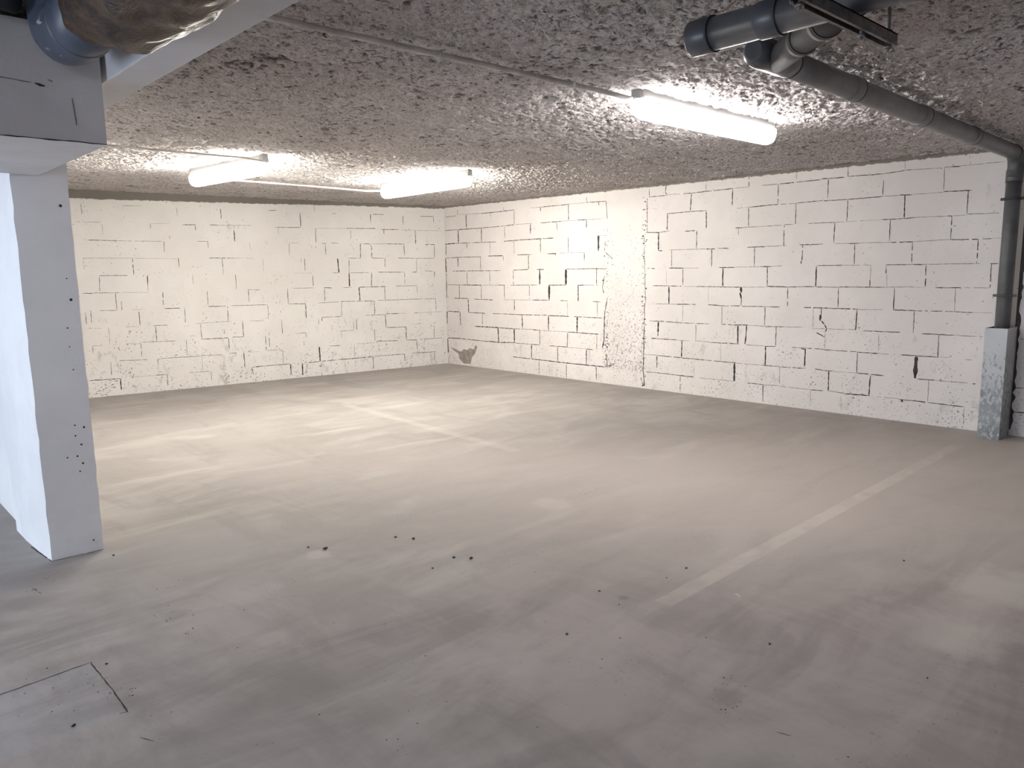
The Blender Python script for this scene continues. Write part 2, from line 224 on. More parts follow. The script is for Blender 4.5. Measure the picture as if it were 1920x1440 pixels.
def mat_floor():
    t = NT('dusty_concrete')
    x, y, z = t.xyz()
    v = t.mapping((1, 1, 1), (0, 0, 0), (0, 0, .35))
    v2 = t.mapping((.45, 1.2, 1), (2, 5, 0), (0, 0, -.55))
    v3 = t.mapping((1.2, .4, 1), (7, 1, 0), (0, 0, .2))
    n1 = t.noise(.8, 5, .55, .5, v)
    n2 = t.noise(1.6, 6, .6, .8, v2)
    n3 = t.noise(2.7, 6, .65, .6, v3)
    base = t.mix(t.ramp(n1, .35, .65), c4(.318, .293, .272), c4(.376, .349, .325))
    base = t.mix(t.ramp(n2, .50, .66, 0, .6), base, c4(.435, .405, .378))
    base = t.mix(t.ramp(n3, .50, .68, 0, .5), base, c4(.295, .265, .243))
    # cooler, weaker light towards the lane, put into the floor colour
    near = t.ramp(t.math('ADD', t.math('ADD', t.math('MULTIPLY', y, .73), t.math('MULTIPLY', x, .67)), t.math('MULTIPLY', t.math('SUBTRACT', n2, .5), 1.4)), -8.9, -7.35, 1, 0)
    base = t.mix(t.math('MULTIPLY', near, .72), base, t.mix(t.ramp(n3, .35, .65), c4(.33, .293, .284), c4(.465, .42, .405)))
    # lamplight across the middle of the bay, painted in as a paler floor
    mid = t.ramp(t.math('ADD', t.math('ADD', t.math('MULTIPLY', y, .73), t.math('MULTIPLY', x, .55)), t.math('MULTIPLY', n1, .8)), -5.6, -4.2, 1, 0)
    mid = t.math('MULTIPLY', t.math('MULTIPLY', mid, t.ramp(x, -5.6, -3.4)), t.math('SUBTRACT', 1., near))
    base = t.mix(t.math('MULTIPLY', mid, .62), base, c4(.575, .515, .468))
    # dark speckle
    sp = t.noise(55, 3, .6)
    spm = t.noise(2.2, 2, .5, 0, t.mapping((1, 1, 1), (9, 9, 0)))
    base = t.mix(t.ramp(t.math('ADD', sp, t.math('MULTIPLY', t.math('SUBTRACT', spm, .5), .26)), .67, .74, 0, .5), base, c4(.12, .11, .105))
    # worn bay lines
    wear = t.ramp(t.noise(6, 5, .7), .30, .62, .3, 1.)
    fade = t.ramp(t.noise(1.1, 2, .5, 0, t.mapping((1, 1, 1), (3, 0, 0))), .3, .55, .55, 1.)
    def line(along, across, c0, slope, half, a0, a1, soft):
        off = t.math('ABSOLUTE', t.math('SUBTRACT', t.math('SUBTRACT', across, c0), t.math('MULTIPLY', along, slope)))
        m = t.ramp(off, half - soft, half + soft, 1, 0)
        e0 = t.ramp(along, a0, a0 + .03); e1 = t.ramp(along, a1 - .25, a1, 1, 0)
        return t.math('MULTIPLY', m, t.math('MULTIPLY', e0, e1))
    l1 = line(x, y, -7.226, .0170, .042, -4.64, -.55, .008)
    base = t.mix(t.math('MULTIPLY', t.math('MULTIPLY', l1, wear), t.math('MULTIPLY', fade, .55)), base, c4(.66, .61, .55))
    l2 = line(y, x, -2.886, .0603, .05, -4.9, -1.9, .03)
    base = t.mix(t.math('MULTIPLY', t.math('MULTIPLY', l2, wear), .24), base, c4(.66, .61, .55))
    # cut-out patch of newer, greyer concrete by the pillar
    px = t.ramp(x, -6.53, -6.50, 1, 0); py = t.math('MULTIPLY', t.ramp(y, -6.60, -6.56), t.ramp(y, -6.14, -6.115, 1, 0))
    base = t.mix(t.math('MULTIPLY', t.math('MULTIPLY', px, py), .45), base, t.mix(t.ramp(n3, .35, .65), c4(.31, .31, .33), c4(.44, .44, .46)))
    # pale scuffs
    def spot(cx, cy, r, s):
        d = t.n('ShaderNodeVectorMath'); d.operation = 'DISTANCE'
        t.link(t.coord(), d.inputs[0]); d.inputs[1].default_value = (cx, cy, 0)
        k = t.math('ADD', d.outputs['Value'], t.math('MULTIPLY', t.math('SUBTRACT', t.noise(7, 4), .5), r * 1.2))
        return t.math('MULTIPLY', t.ramp(k, r * .3, r, 1, 0), s)
    for cx, cy, r, s in ((-3.963, -6.021, .15, .35), (-5.376, -5.765, .09, .3), (-3.45, -8.23, .32, .5), (-4.05, -8.26, .25, .5)):
        base = t.mix(spot(cx, cy, r, s), base, c4(.64, .60, .55))
    for cx, cy, r, s in ((-5.05, -7.87, .07, .4), (-4.70, -7.153, .03, .6), (-6.15, -5.95, .07, .35), (-4.6, -7.3, .35, .25), (-5.9, -7.3, .4, .3)):
        base = t.mix(spot(cx, cy, r, s), base, c4(.22, .20, .19))
    bp = t.bump(t.noise(90, 4, .6), .12, .003)
    bp = t.bump(n3, .1, .01, bp)
        # cloudy drag marks of dirt, strongest by the lane
    dg = t.noise(2.6, 5, .60, .7, t.mapping((.35, 1.15, 1), (1, 4, 0), (0, 0, -.42)))
    base = t.mix(t.math('MULTIPLY', t.ramp(dg, .44, .68), t.math('ADD', .12, t.math('MULTIPLY', near, .34))), base, c4(.20, .176, .172))
    dl = t.noise(2.1, 5, .58, .7, t.mapping((.4, 1.1, 1), (8, 2, 0), (0, 0, -.5)))
    base = t.mix(t.ramp(dl, .50, .72, 0, .40), base, c4(.56, .525, .49))
    return t.done(base, t.ramp(n2, .3, .7, .62, .85), bp, spec=.3)

def mat_ceiling():
    t = NT('sprayed_fibre')
    at = t.n('ShaderNodeAttribute'); at.attribute_name = 'relief'
    h = at.outputs['Fac']
    n = t.noise(2.2, 4, .6)
    f = t.noise(70, 4, .7, .6, t.mapping((1, 1, 1)))
    col = t.mix(t.ramp(n, .35, .65), c4(.71, .66, .645), c4(.82, .77, .75))
    col = t.mix(t.ramp(f, .38, .54, .55, 0), col, c4(.26, .24, .23))  # shade in the pits painted into the colour, here and by relief below
    g = t.noise(30, 6, .70, .4, t.mapping((.9, 1.05, 1), (3, 1, 0)))
    gm = t.math('MULTIPLY', t.math('SUBTRACT', t.noise(3, 3), .5), .16)
    col = t.mix(t.ramp(t.math('ADD', g, gm), .36, .45, .85, 0), col, c4(.09, .082, .08))
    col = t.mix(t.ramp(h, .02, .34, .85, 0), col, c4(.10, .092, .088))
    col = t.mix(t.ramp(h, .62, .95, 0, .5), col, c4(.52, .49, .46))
    wm = t.noise(33, 3, .6, 0, t.mapping((1, 1, 1), (5, 3, 1)))
    col = t.mix(t.ramp(wm, .70, .76, 0, .5), col, c4(.36, .23, .19))
    bp = t.bump(t.noise(140, 5, .7, .5), .8, .008)
    bp = t.bump(f, .8, .012, bp)
    bp = t.bump(g, .6, .02, bp)
    return t.done(col, .95, bp, spec=.1)

def mat_paint(name, a, b, dirt=.0):
    t = NT(name)
    col = t.mix(t.ramp(t.noise(1.6, 5, .6), .35, .65), c4(*a), c4(*b))
    st = t.noise(5, 5, .7, .6, t.mapping((1, 1, .3)))
    col = t.mix(t.ramp(st, .62, .75, 0, .25 + dirt), col, c4(a[0] * .6, a[1] * .6, a[2] * .6))
    bp = t.bump(t.noise(40, 4, .65), .25, .004)
    bp = t.bump(t.noise(4, 4, .6), .2, .012, bp)
    return t.done(col, .75, bp, spec=.3)

M = {}
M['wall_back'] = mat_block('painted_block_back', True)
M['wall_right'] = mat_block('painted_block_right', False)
M['joint'] = mat_simple('open_joint', (.05, .044, .041), .95, .4, 30, 0)
M['faint'] = mat_simple('half_filled_joint', (.20, .19, .18), .95, .3, 30, 0)
M['cement'] = mat_simple('bare_cement', (.30, .27, .235), .9, .2, 14, .3)
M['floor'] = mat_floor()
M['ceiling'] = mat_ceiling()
M['paint'] = mat_paint('white_paint', (.71, .71, .725), (.80, .80, .815))
M['beam_white'] = mat_paint('beam_white_paint', (.65, .65, .67), (.74, .74, .76))
M['concrete'] = mat_paint('grey_shuttered_concrete', (.52, .505, .51), (.62, .605, .61), .1)
M['plain'] = mat_simple('plain_render', (.45, .44, .43), .85)
M['pvc'] = mat_simple('grey_pvc', (.20, .197, .192), .42, .2, 5, .05, spec=.4)
M['pvc_grey'] = mat_simple('down_pipe_grey', (.085, .086, .088), .42, .2, 5, .05, spec=.35)
M['pvc_matt'] = mat_simple('grey_pvc_matt', (.075, .073, .071), .7, .2, 5, .05, spec=.12)
M['pvc_blue'] = mat_simple('slate_pvc', (.07, .073, .084), .36, .2, 5, .05, spec=.5)
M['pvc_dark'] = mat_simple('dark_pvc', (.03, .034, .05), .4, .2, 5, .05, spec=.45)
M['ring'] = mat_simple('rubber_ring', (.05, .05, .053), .6, .1, 20, 0)
M['steel'] = mat_simple('dull_steel', (.16, .15, .145), .5, .3, 30, .1, metal=.7)
M['conduit'] = mat_simple('grey_conduit', (.52, .50, .48), .6, .2, 9, .05)
M['housing'] = mat_simple('grey_housing', (.42, .42, .42), .5, .05, 6, 0)
M['crumb'] = mat_simple('dark_crumb', (.05, .045, .04), .95, .3, 60, .3)
M['sliver'] = mat_simple('pale_splinter', (.75, .70, .62), .7, .1, 60, .1)
M['hose'] = mat_simple('black_hose', (.012, .014, .016), .6, .2, 20, .1)
M['hollow_shadow'] = mat_simple('hollow_shadow_dark', (.06, .058, .055), .9, .1, 20, 0)

def mat_guard():
    t = NT('worn_galvanised')
    x, y, z = t.xyz()
    n = t.noise(34, 7, .75, .3, t.mapping((1, 1, .6)))
    k = t.math('ADD', n, t.ramp(z, .15, .62, .10, -.0))
    k = t.math('SUBTRACT', k, t.ramp(z, .62, .85, 0, .12))
    col = t.mix(t.ramp(k, .53, .60), c4(.46, .475, .49), c4(.21, .23, .232))
    col = t.mix(t.ramp(t.noise(5, 3), .4, .7, 0, .5), col, c4(.36, .38, .39))
    bp = t.bump(n, .2, .002)
    return t.done(col, .55, bp, .25, .4)
M['guard'] = mat_guard()

def mat_tape():
    t = NT('brown_parcel_tape')
    v = t.mapping((1.0, .35, 1), (0, 0, 0), (0, 0, .3))
    n = t.noise(9, 5, .65, 1.2, v)
    n2 = t.noise(4, 3, .6, .5)
    col = t.mix(t.ramp(n, .35, .62), c4(.030, .018, .013), c4(.078, .047, .029))
    col = t.mix(t.ramp(n2, .52, .68, 0, .6), col, c4(.10, .064, .028))
    bp = t.bump(n, .7, .02)
    bp = t.bump(t.noise(22, 4, .6, 1.0), .4, .01, bp)
    return t.done(col, .42, bp, spec=.35)
M['tape'] = mat_tape()

def mat_bluepipe():
    t = NT('pale_blue_pipe')
    n = t.noise(18, 3, .6, 1.5, t.mapping((1, .3, 1)))
    col = t.mix(t.ramp(t.noise(6, 4), .3, .7), c4(.055, .068, .098), c4(.085, .102, .140))
    col = t.mix(t.ramp(n, .66, .70), col, c4(.40, .42, .44))
    return t.done(col, .4, t.bump(t.noise(30, 3), .1, .004), spec=.45)
M['blue'] = mat_bluepipe()

def mat_emit(name, col, s):
    t = NT(name)
    b = t.bsdf
    t.setin(b.inputs['Base Color'], c4(.8, .8, .8))
    b.inputs['Emission Color'].default_value = c4(*col)
    # ends of the cover are dimmer than the middle, where the tube sits
    n = t.noise(3, 1, .5)
    s_ = t.math('MULTIPLY', t.ramp(n, 0, 1, .97, 1.03), s)
    t.link(s_, b.inputs['Emission Strength'])
    b.inputs['Roughness'].default_value = .3
    return t.m
WARM = (1.0, .958, .872); NEUT = (1.0, .955, .945)
M['lit_warm'] = mat_emit('lit_diffuser_warm', WARM, LAMP_B)
M['lit_neutral'] = mat_emit('lit_diffuser_neutral', NEUT, LAMP_A)

# ---------------------------------------------------------------- mesh helpers
def finish(name, bm, mats, parent=None, smooth=False, loc=None):
    me = bpy.data.meshes.new(name)
    bm.normal_update()
    bm.to_mesh(me); bm.free()
    if not isinstance(mats, (list, tuple)): mats = [mats]
    for m in mats: me.materials.append(m)
    if smooth:
        for p in me.polygons: p.use_smooth = True
    o = bpy.data.objects.new(name, me); COL.objects.link(o)
    if parent is not None:
        o.parent = parent
        if parent.parent is None: o.location = -parent.location      # a part's own mesh already sits in room coordinates
    return o

def tag(o, label=None, cat=None, group=None, kind=None):
    if label: o['label'] = label
    if cat: o['category'] = cat
    if group: o['group'] = group
    if kind: o['kind'] = kind
    return o

def thing(name, loc, label, cat, group=None):      # an Empty that parents the parts
    o = bpy.data.objects.new(name, None); COL.objects.link(o)
    o.empty_display_size = .1
    o.location = loc
    return tag(o, label, cat, group, 'thing')

def box(bm, lo, hi, mi=0, bevel=0.):
    r = bmesh.ops.create_cube(bm, size=1.)
    vs = r['verts']
    for v in vs:
        v.co = Vector([lo[i] + (v.co[i] + .5) * (hi[i] - lo[i]) for i in range(3)])
    fs = list({f for v in vs for f in v.link_faces})
    for f in fs: f.material_index = mi
    if bevel:
        es = list({e for f in fs for e in f.edges})
        r = bmesh.ops.bevel(bm, geom=es, offset=bevel, segments=2, affect='EDGES', profile=.5)
        for f in r['faces']: f.material_index = mi
    return fs

def sweep(bm, pts, radii, seg=24, caps=True, mi=0, wob=None):
    """Round tube along a polyline; radii may vary from point to point."""
    pts = [Vector(p) for p in pts]
    if not isinstance(radii, (list, tuple)): radii = [radii] * len(pts)
    tang = []
    for i in range(len(pts)):
        a = pts[max(0, i - 1)]; b = pts[min(len(pts) - 1, i + 1)]
        d = b - a
        tang.append(d.normalized() if d.length > 1e-9 else (tang[-1] if tang else Vector((0, 0, 1))))
    up = Vector((0, 0, 1)) if abs(tang[0].z) < .9 else Vector((1, 0, 0))
    nrm = (up - tang[0] * up.dot(tang[0])).normalized()
    rings = []
    for i, p in enumerate(pts):
        if i:
            q = tang[i - 1].rotation_difference(tang[i]); nrm = q @ nrm
            nrm = (nrm - tang[i] * nrm.dot(tang[i])).normalized()
        bn = tang[i].cross(nrm)
        ring = []
        for k in range(seg):
            a = 2 * math.pi * k / seg
            r = radii[i] * (wob(i, a) if wob else 1.)
            ring.append(bm.verts.new(p + nrm * (r * math.cos(a)) + bn * (r * math.sin(a))))
        rings.append(ring)
    for i in range(len(rings) - 1):
        for k in range(seg):
            f = bm.faces.new((rings[i][k], rings[i][(k + 1) % seg], rings[i + 1][(k + 1) % seg], rings[i + 1][k]))
            f.material_index = mi; f.smooth = True
    if caps:
        bm.faces.new(list(reversed(rings[0]))).material_index = mi
        bm.faces.new(rings[-1]).material_index = mi

def arc(c, a, b, r, n=10):
    """Quarter bend round centre c, from direction a to direction b."""
    a = Vector(a); b = Vector(b); c = Vector(c)
    return [c + a * (r * math.cos(t * math.pi / 2 / n)) + b * (r * math.sin(t * math.pi / 2 / n)) for t in range(n + 1)]

def tube_obj(name, pts, r, mat, parent, seg=24, wob=None, caps=True):
    bm = bmesh.new(); sweep(bm, pts, r, seg, caps, 0, wob)
    return finish(name, bm, mat, parent)

# ---------------------------------------------------------------- the walls
TH = -0.1217
CB = Vector((math.cos(TH), math.sin(TH), 0)); NB = Vector((math.sin(TH), -math.cos(TH), 0))   # NB points into the room

def strip(bm, P, a, b, w, mi, rng):
    """Ragged dark joint between two points of a wall face; P maps (u, z, out) to the room."""
    a = Vector(a); b = Vector(b); d = b - a; L = d.length
    if L < 1e-4: return
    d /= L; n = Vector((-d.y, d.x))
    k = max(2, int(L / .022))
    prev = None
    for i in range(k + 1):
        s = L * i / k
        ww = w * rng.uniform(.55, 1.3) * .5
        if i in (0, k): ww *= .6
        j = rng.uniform(-.0014, .0014)
        c = a + d * s + n * j
        q = (bm.verts.new(P(c.x + n.x * ww, c.y + n.y * ww)), bm.verts.new(P(c.x - n.x * ww, c.y - n.y * ww)))
        if prev is not None and not (w < .009 and rng.random() < .035):
            f = bm.faces.new((prev[0], q[0], q[1], prev[1])); f.material_index = mi
        prev = q

def add_joints(bm, data, P, rng, k=1.):
    for s in data.split(';'):
        u0, z0, u1, z1, w = [int(v) for v in s.split()]
        faint = w < 44
        strip(bm, P, (u0 / 1e3, z0 / 1e3), (u1 / 1e3, z1 / 1e3), w / 1e4 * JW * k, 2 if faint else 1, rng)

def pits(bm, P, n, urange, zfun, rng, mi=1, smin=.004, smax=.013):
    for _ in range(n):
        u = rng.uniform(*urange); z = zfun(rng)
        s = rng.uniform(smin, smax); k = rng.randint(4, 6)
        vs = []
        for i in range(k):
            a = 2 * math.pi * i / k
            r = s * rng.uniform(.4, 1.)
            vs.append(bm.verts.new(P(u + r * math.cos(a), z + r * .8 * math.sin(a))))
        bm.faces.new(vs).material_index = mi if rng.random() < .45 else 2

rng = random.Random(3)
bm = bmesh.new()
WL = 11.3
q = [CB * -WL, CB * 0.0]
v = [bm.verts.new(p + Vector((0, 0, z)) + NB * o) for o in (0, -.2) for p in q for z in (0, 2.5)]
for idx in ((0, 2, 3, 1), (4, 5, 7, 6), (0, 1, 5, 4), (2, 6, 7, 3), (1, 3, 7, 5), (0, 4, 6, 2)): bm.faces.new([v[i] for i in idx])
PB = lambda u, z: CB * u + NB * .0012 + Vector((0, 0, z))
add_joints(bm, JB, PB, rng, .72)
o = finish('wall_back', bm, [M['wall_back'], M['joint'], M['faint']]); tag(o, kind='structure', label='back wall of white painted concrete blocks below a bare grey strip', cat='wall')

bm = bmesh.new()
box(bm, (0, -11.3, 0), (.2, .2, 2.5))
PR = lambda u, z: Vector((-.0012, u, z))
add_joints(bm, JR, PR, rng)
# plain running bond where the wall carries on past the drain pipe
for k in range(1, 12):
    yy = -7.47
    strip(bm, PR, (yy if k not in (2, 3) else -7.62, .2 * k), (-11.2, .2 * k), .0055, 1 if k % 3 else 2, rng)
    yy -= (.13, .38)[k % 2]
    while yy > -11.1:
        strip(bm, PR, (yy, .2 * k - .2 + .004), (yy, .2 * k), rng.choice((.005, .006, .008)), rng.choice((1, 1, 2)), rng)
        yy -= .5
tri = lambda a, b, p: (lambda r: a + (b - a) * (r.random() ** p))
pits(bm, PR, 380, (-3.69, -3.11), tri(.2, 1.9, 1.6), rng, 1, .003, .010)
pits(bm, PR, 130, (-3.73, -3.66), tri(.03, 2.2, 1.3), rng, 1, .004, .018)
pits(bm, PR, 90, (-3.16, -3.07), tri(.2, 1.9, 1.8), rng, 1, .004, .016)
pits(bm, PR, 50, (-.5, -.02), tri(.02, .24, 1.), rng, 2, .004, .012)
pits(bm, PR, 40, (-.05, -.004), tri(.02, 1.2, 2.), rng, 1, .003, .012)
# bare cement showing at the foot of the wall by the corner
PATCH = [(-.072, .254), (-.179, .236), (-.323, .2), (-.39, .25), (-.454, .229), (-.52, .266), (-.621, .257), (-.661, .325), (-.698, .303), (-.644, .193), (-.572, .138), (-.538, .033), (-.382, .027), (-.293, .08), (-.256, .165), (-.151, .208)]
bm.faces.new([bm.verts.new(PR(*p)) for p in PATCH]).material_index = 3
# shadow behind the drain pipe, put on the wall as a ragged dark strip
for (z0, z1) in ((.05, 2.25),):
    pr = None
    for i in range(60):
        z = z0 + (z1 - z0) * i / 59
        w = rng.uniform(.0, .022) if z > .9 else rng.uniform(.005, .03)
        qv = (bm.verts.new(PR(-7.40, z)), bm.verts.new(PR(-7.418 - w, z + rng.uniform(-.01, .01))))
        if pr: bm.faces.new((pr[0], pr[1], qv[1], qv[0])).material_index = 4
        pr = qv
o = finish('wall_right', bm, [M['wall_right'], M['joint'], M['faint'], M['cement'], M['hollow_shadow']])
tag(o, kind='structure', label='side wall of white painted concrete blocks with a rough plastered post', cat='wall')

# the two walls nobody sees in the photo, with the garage opening that lets the daylight in
bm = bmesh.new(); box(bm, (-11.3, -11.5, 0), (.2, -11.3, 2.5))
tag(finish('wall_front', bm, M['plain']), kind='structure', label='plain rendered wall closing the garage lane', cat='wall')
bm = bmesh.new()
box(bm, (-11.5, -11.5, 0), (-11.3, -7.6, 2.5)); box(bm, (-11.5, -2.2, 0), (-11.3, 1.7, 2.5)); box(bm, (-11.5, -7.6, 2.15), (-11.3, -2.2, 2.5))
tag(finish('wall_left', bm, M['plain']), kind='structure', label='plain wall with the wide garage opening', cat='wall')

# ---------------------------------------------------------------- floor
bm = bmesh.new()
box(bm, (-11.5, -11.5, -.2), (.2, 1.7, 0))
PF = lambda u, w: Vector((u, w, 0.0008))
rf = random.Random(11)
for a, b, w in (((-6.85, -6.155), (-6.511, -6.129), .007), ((-6.511, -6.129), (-6.509, -6.40), .006), ((-6.509, -6.40), (-6.512, -6.565), .008),
                ((-6.512, -6.565), (-6.535, -6.56), .006), ((-6.372, -4.892), (-6.138, -4.896), .010), ((-6.372, -4.892), (-6.40, -4.58), .009),
                ((-6.52, -5.18), (-6.50, -5.30), .006), ((-6.53, -6.74), (-6.505, -6.79), .006), ((-5.12, -8.08), (-5.105, -8.12), .005)):
    strip(bm, PF, a, b, w * .6, 1, rf)
for cx, cy, s, n in ((-6.053, -5.623, .03, 7), (-6.16, -5.954, .035, 9), (-6.153, -6.151, .03, 8), (-6.516, -5.218, .03, 8), (-6.442, -5.149, .03, 7), (-4.987, -7.845, .03, 12),
                     (-5.103, -7.904, .03, 12), (-6.49, -6.436, .03, 10), (-5.973, -7.345, .02, 6), (-6.60, -6.30, .10, 14), (-6.75, -6.2, .1, 12), (-5.5, -7.4, .5, 18), (-5.7, -6.7, .6, 14)):
    for _ in range(n):
        u, w, r = cx + rf.gauss(0, s), cy + rf.gauss(0, s), rf.uniform(.0015, .0055)
        k = rf.randint(4, 6)
        bm.faces.new([bm.verts.new(PF(u + r * rf.uniform(.5, 1) * math.cos(6.283 * i / k), w + r * rf.uniform(.5, 1) * math.sin(6.283 * i / k))) for i in range(k)]).material_index = 1
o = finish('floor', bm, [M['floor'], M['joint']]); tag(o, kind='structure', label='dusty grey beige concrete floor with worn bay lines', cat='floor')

# ---------------------------------------------------------------- ceiling
def vnoise(X, Y, seed):
    r = np.random.RandomState(seed).rand(256, 256).astype(np.float32)
    xi = np.floor(X).astype(int); yi = np.floor(Y).astype(int)
    fx = X - xi; fy = Y - yi
    fx = fx * fx * (3 - 2 * fx); fy = fy * fy * (3 - 2 * fy)
    a = r[xi % 256, yi % 256]; b = r[(xi + 1) % 256, yi % 256]; c = r[xi % 256, (yi + 1) % 256]; d = r[(xi + 1) % 256, (yi + 1) % 256]
    return (a * (1 - fx) + b * fx) * (1 - fy) + (c * (1 - fx) + d * fx) * fy

def ceil_z(x, y): return 2.350 - .002 * x + .004 * y

xs = np.concatenate([np.linspace(-11.5, -6.75, 24)[:-1], np.arange(-6.75, .02, .0108), [.03]])
ys = np.concatenate([np.linspace(-11.5, -8.9, 20)[:-1], np.arange(-8.9, .9, .0108), [1.2, 1.7]])
X, Y = np.meshgrid(xs, ys, indexing='ij')
wx = X + .05 * vnoise(X * 7, Y * 7, 21); wy = Y + .05 * vnoise(X * 7 + 9, Y * 7, 22)
big = vnoise(wx * 3.1, wy * 3.1, 1)
clump = vnoise(wx * 13, wy * 17, 2)
lump = vnoise(wx * 29, wy * 37, 3)
fib = vnoise(wx * 55, wy * 70, 4)
rel = .14 * big + .24 * clump + .36 * lump + .26 * fib
pit = np.clip((.34 - (.5 * vnoise(wx * 38 + 31, wy * 46 + 7, 5) + .5 * vnoise(wx * 62 + 3, wy * 74, 6))) / .14, 0, 1)
dens = np.clip(.45 + 1.3 * (vnoise(X * 1.5, Y * 1.5, 8) - .25), 0, 1)
rel = (rel - rel.min()) / (rel.max() - rel.min())
rel = np.clip((rel - .5) * 1.35 + .5, 0, 1) - pit * dens * .55
# towards the back wall the coat is flatter
amp = np.interp(Y, [-9, -4, -1.2, -.2, .6], [.026, .024, .020, .010, .008])
Z = ceil_z(X, Y) - amp * (rel - .35)
nx, ny = X.shape
me = bpy.data.meshes.new('ceiling')
me.vertices.add(nx * ny)
me.vertices.foreach_set('co', np.stack([X, Y, Z], -1).astype(np.float32).ravel())
I = np.arange(nx * ny).reshape(nx, ny)
F = np.stack([I[:-1, :-1], I[:-1, 1:], I[1:, 1:], I[1:, :-1]], -1).reshape(-1, 4)      # faces look down
me.loops.add(F.size); me.loops.foreach_set('vertex_index', F.ravel().astype(np.int32))
me.polygons.add(len(F)); me.polygons.foreach_set('loop_start', np.arange(0, F.size, 4, dtype=np.int32))
me.polygons.foreach_set('use_smooth', np.zeros(len(F), dtype=bool))
me.update(calc_edges=True)
at = me.attributes.new('relief', 'FLOAT', 'POINT'); at.data.foreach_set('value', np.clip(rel, 0, 1).astype(np.float32).ravel())
me.materials.append(M['ceiling'])
o = bpy.data.objects.new('ceiling', me); COL.objects.link(o); tag(o, kind='structure', label='low ceiling coated with rough sprayed grey brown fibre', cat='ceiling')
bm = bmesh.new(); box(bm, (-11.5, -11.5, 2.5), (.2, 1.7, 2.6))
tag(finish('ceiling_slab', bm, M['plain']), kind='structure', label='concrete slab above the sprayed coat', cat='ceiling')

# ---------------------------------------------------------------- pillar and beams
bm = bmesh.new()
plan = [(-6.371, -4.888), (-6.386, -4.70), (-6.398, -4.45), (-6.40, -4.22), (-6.368, -4.19), (-6.362, .76), (-6.135, .76), (-6.135, -4.892)]
NZ = 40
rp = random.Random(5)
rings = []
for k in range(NZ + 1):
    z = 2.46 * k / NZ
    rings.append([bm.verts.new((x + (rp.uniform(-.0025, .0025) if i in (0, 7) else 0), y + (rp.uniform(-.002, .002) if i in (0, 7) else 0), z)) for i, (x, y) in enumerate(plan)])
for a, b in zip(rings, rings[1:]):
    for i in range(len(plan)):
        j = (i + 1) % len(plan)
        bm.faces.new((a[j], a[i], b[i], b[j]))
bm.faces.new(rings[-1]); 
PP = lambda u, z: Vector((u, -4.8955, z))
for u, z, r in ((-6.177, 1.736, .008), (-6.172, 1.287, .008), (-6.171, .65, .007), (-6.211, .666, .005), (-6.213, .613, .005), (-6.191, .565, .006), (-6.258, .509, .005),
                (-6.213, .509, .006), (-6.192, .469, .006), (-6.208, .43, .005), (-6.199, 1.058, .004), (-6.193, .944, .004), (-6.179, .061, .006), (-6.182, 1.39, .004), (-6.20, 1.15, .005)):
    vs = [bm.verts.new(PP(u + r * rp.uniform(.7, 1) * math.cos(6.283 * i / 8), z + r * rp.uniform(.7, 1) * math.sin(6.283 * i / 8))) for i in range(8)]
    bm.faces.new(vs).material_index = 1
bmesh.ops.recalc_face_normals(bm, faces=[f for f in bm.faces if f.material_index == 0])
o = finish('pillar', bm, [M['paint'], M['joint']]); tag(o, kind='structure', label='white painted concrete pillar end with drill holes', cat='pillar')

bm = bmesh.new()
fs = box(bm, (-9.6, -5.995, 1.872), (-6.258, -4.897, 2.262))
for f in fs:
    if f.calc_center_median().z < 1.88: f.material_index = 1
PG = lambda u, z: Vector((u, -5.9962, z))
rg = random.Random(9)
strip(bm, PG, (-6.362, 2.045), (-6.352, 1.93), .005, 3, rg)
strip(bm, PG, (-6.60, 2.062), (-6.48, 2.058), .004, 3, rg)
strip(bm, PG, (-6.47, 2.056), (-6.44, 2.052), .008, 2, rg)
strip(bm, PG, (-6.43, 2.075), (-6.40, 2.066), .005, 3, rg)
strip(bm, PG, (-6.61, 1.874), (-6.26, 1.874), .004, 2, rg)
o = finish('beam', bm, [M['concrete'], M['beam_white'], M['joint'], M['faint']]); tag(o, kind='structure', label='grey concrete beam with white underside resting against the pillar', cat='beam')
bm = bmesh.new(); box(bm, (-6.238, -10.9, 2.10), (-6.105, -4.9, 2.48), 0, .004)
o = finish('beam', bm, M['beam_white']); tag(o, kind='structure', label='narrow white beam running out from the pillar under the ceiling', cat='beam')

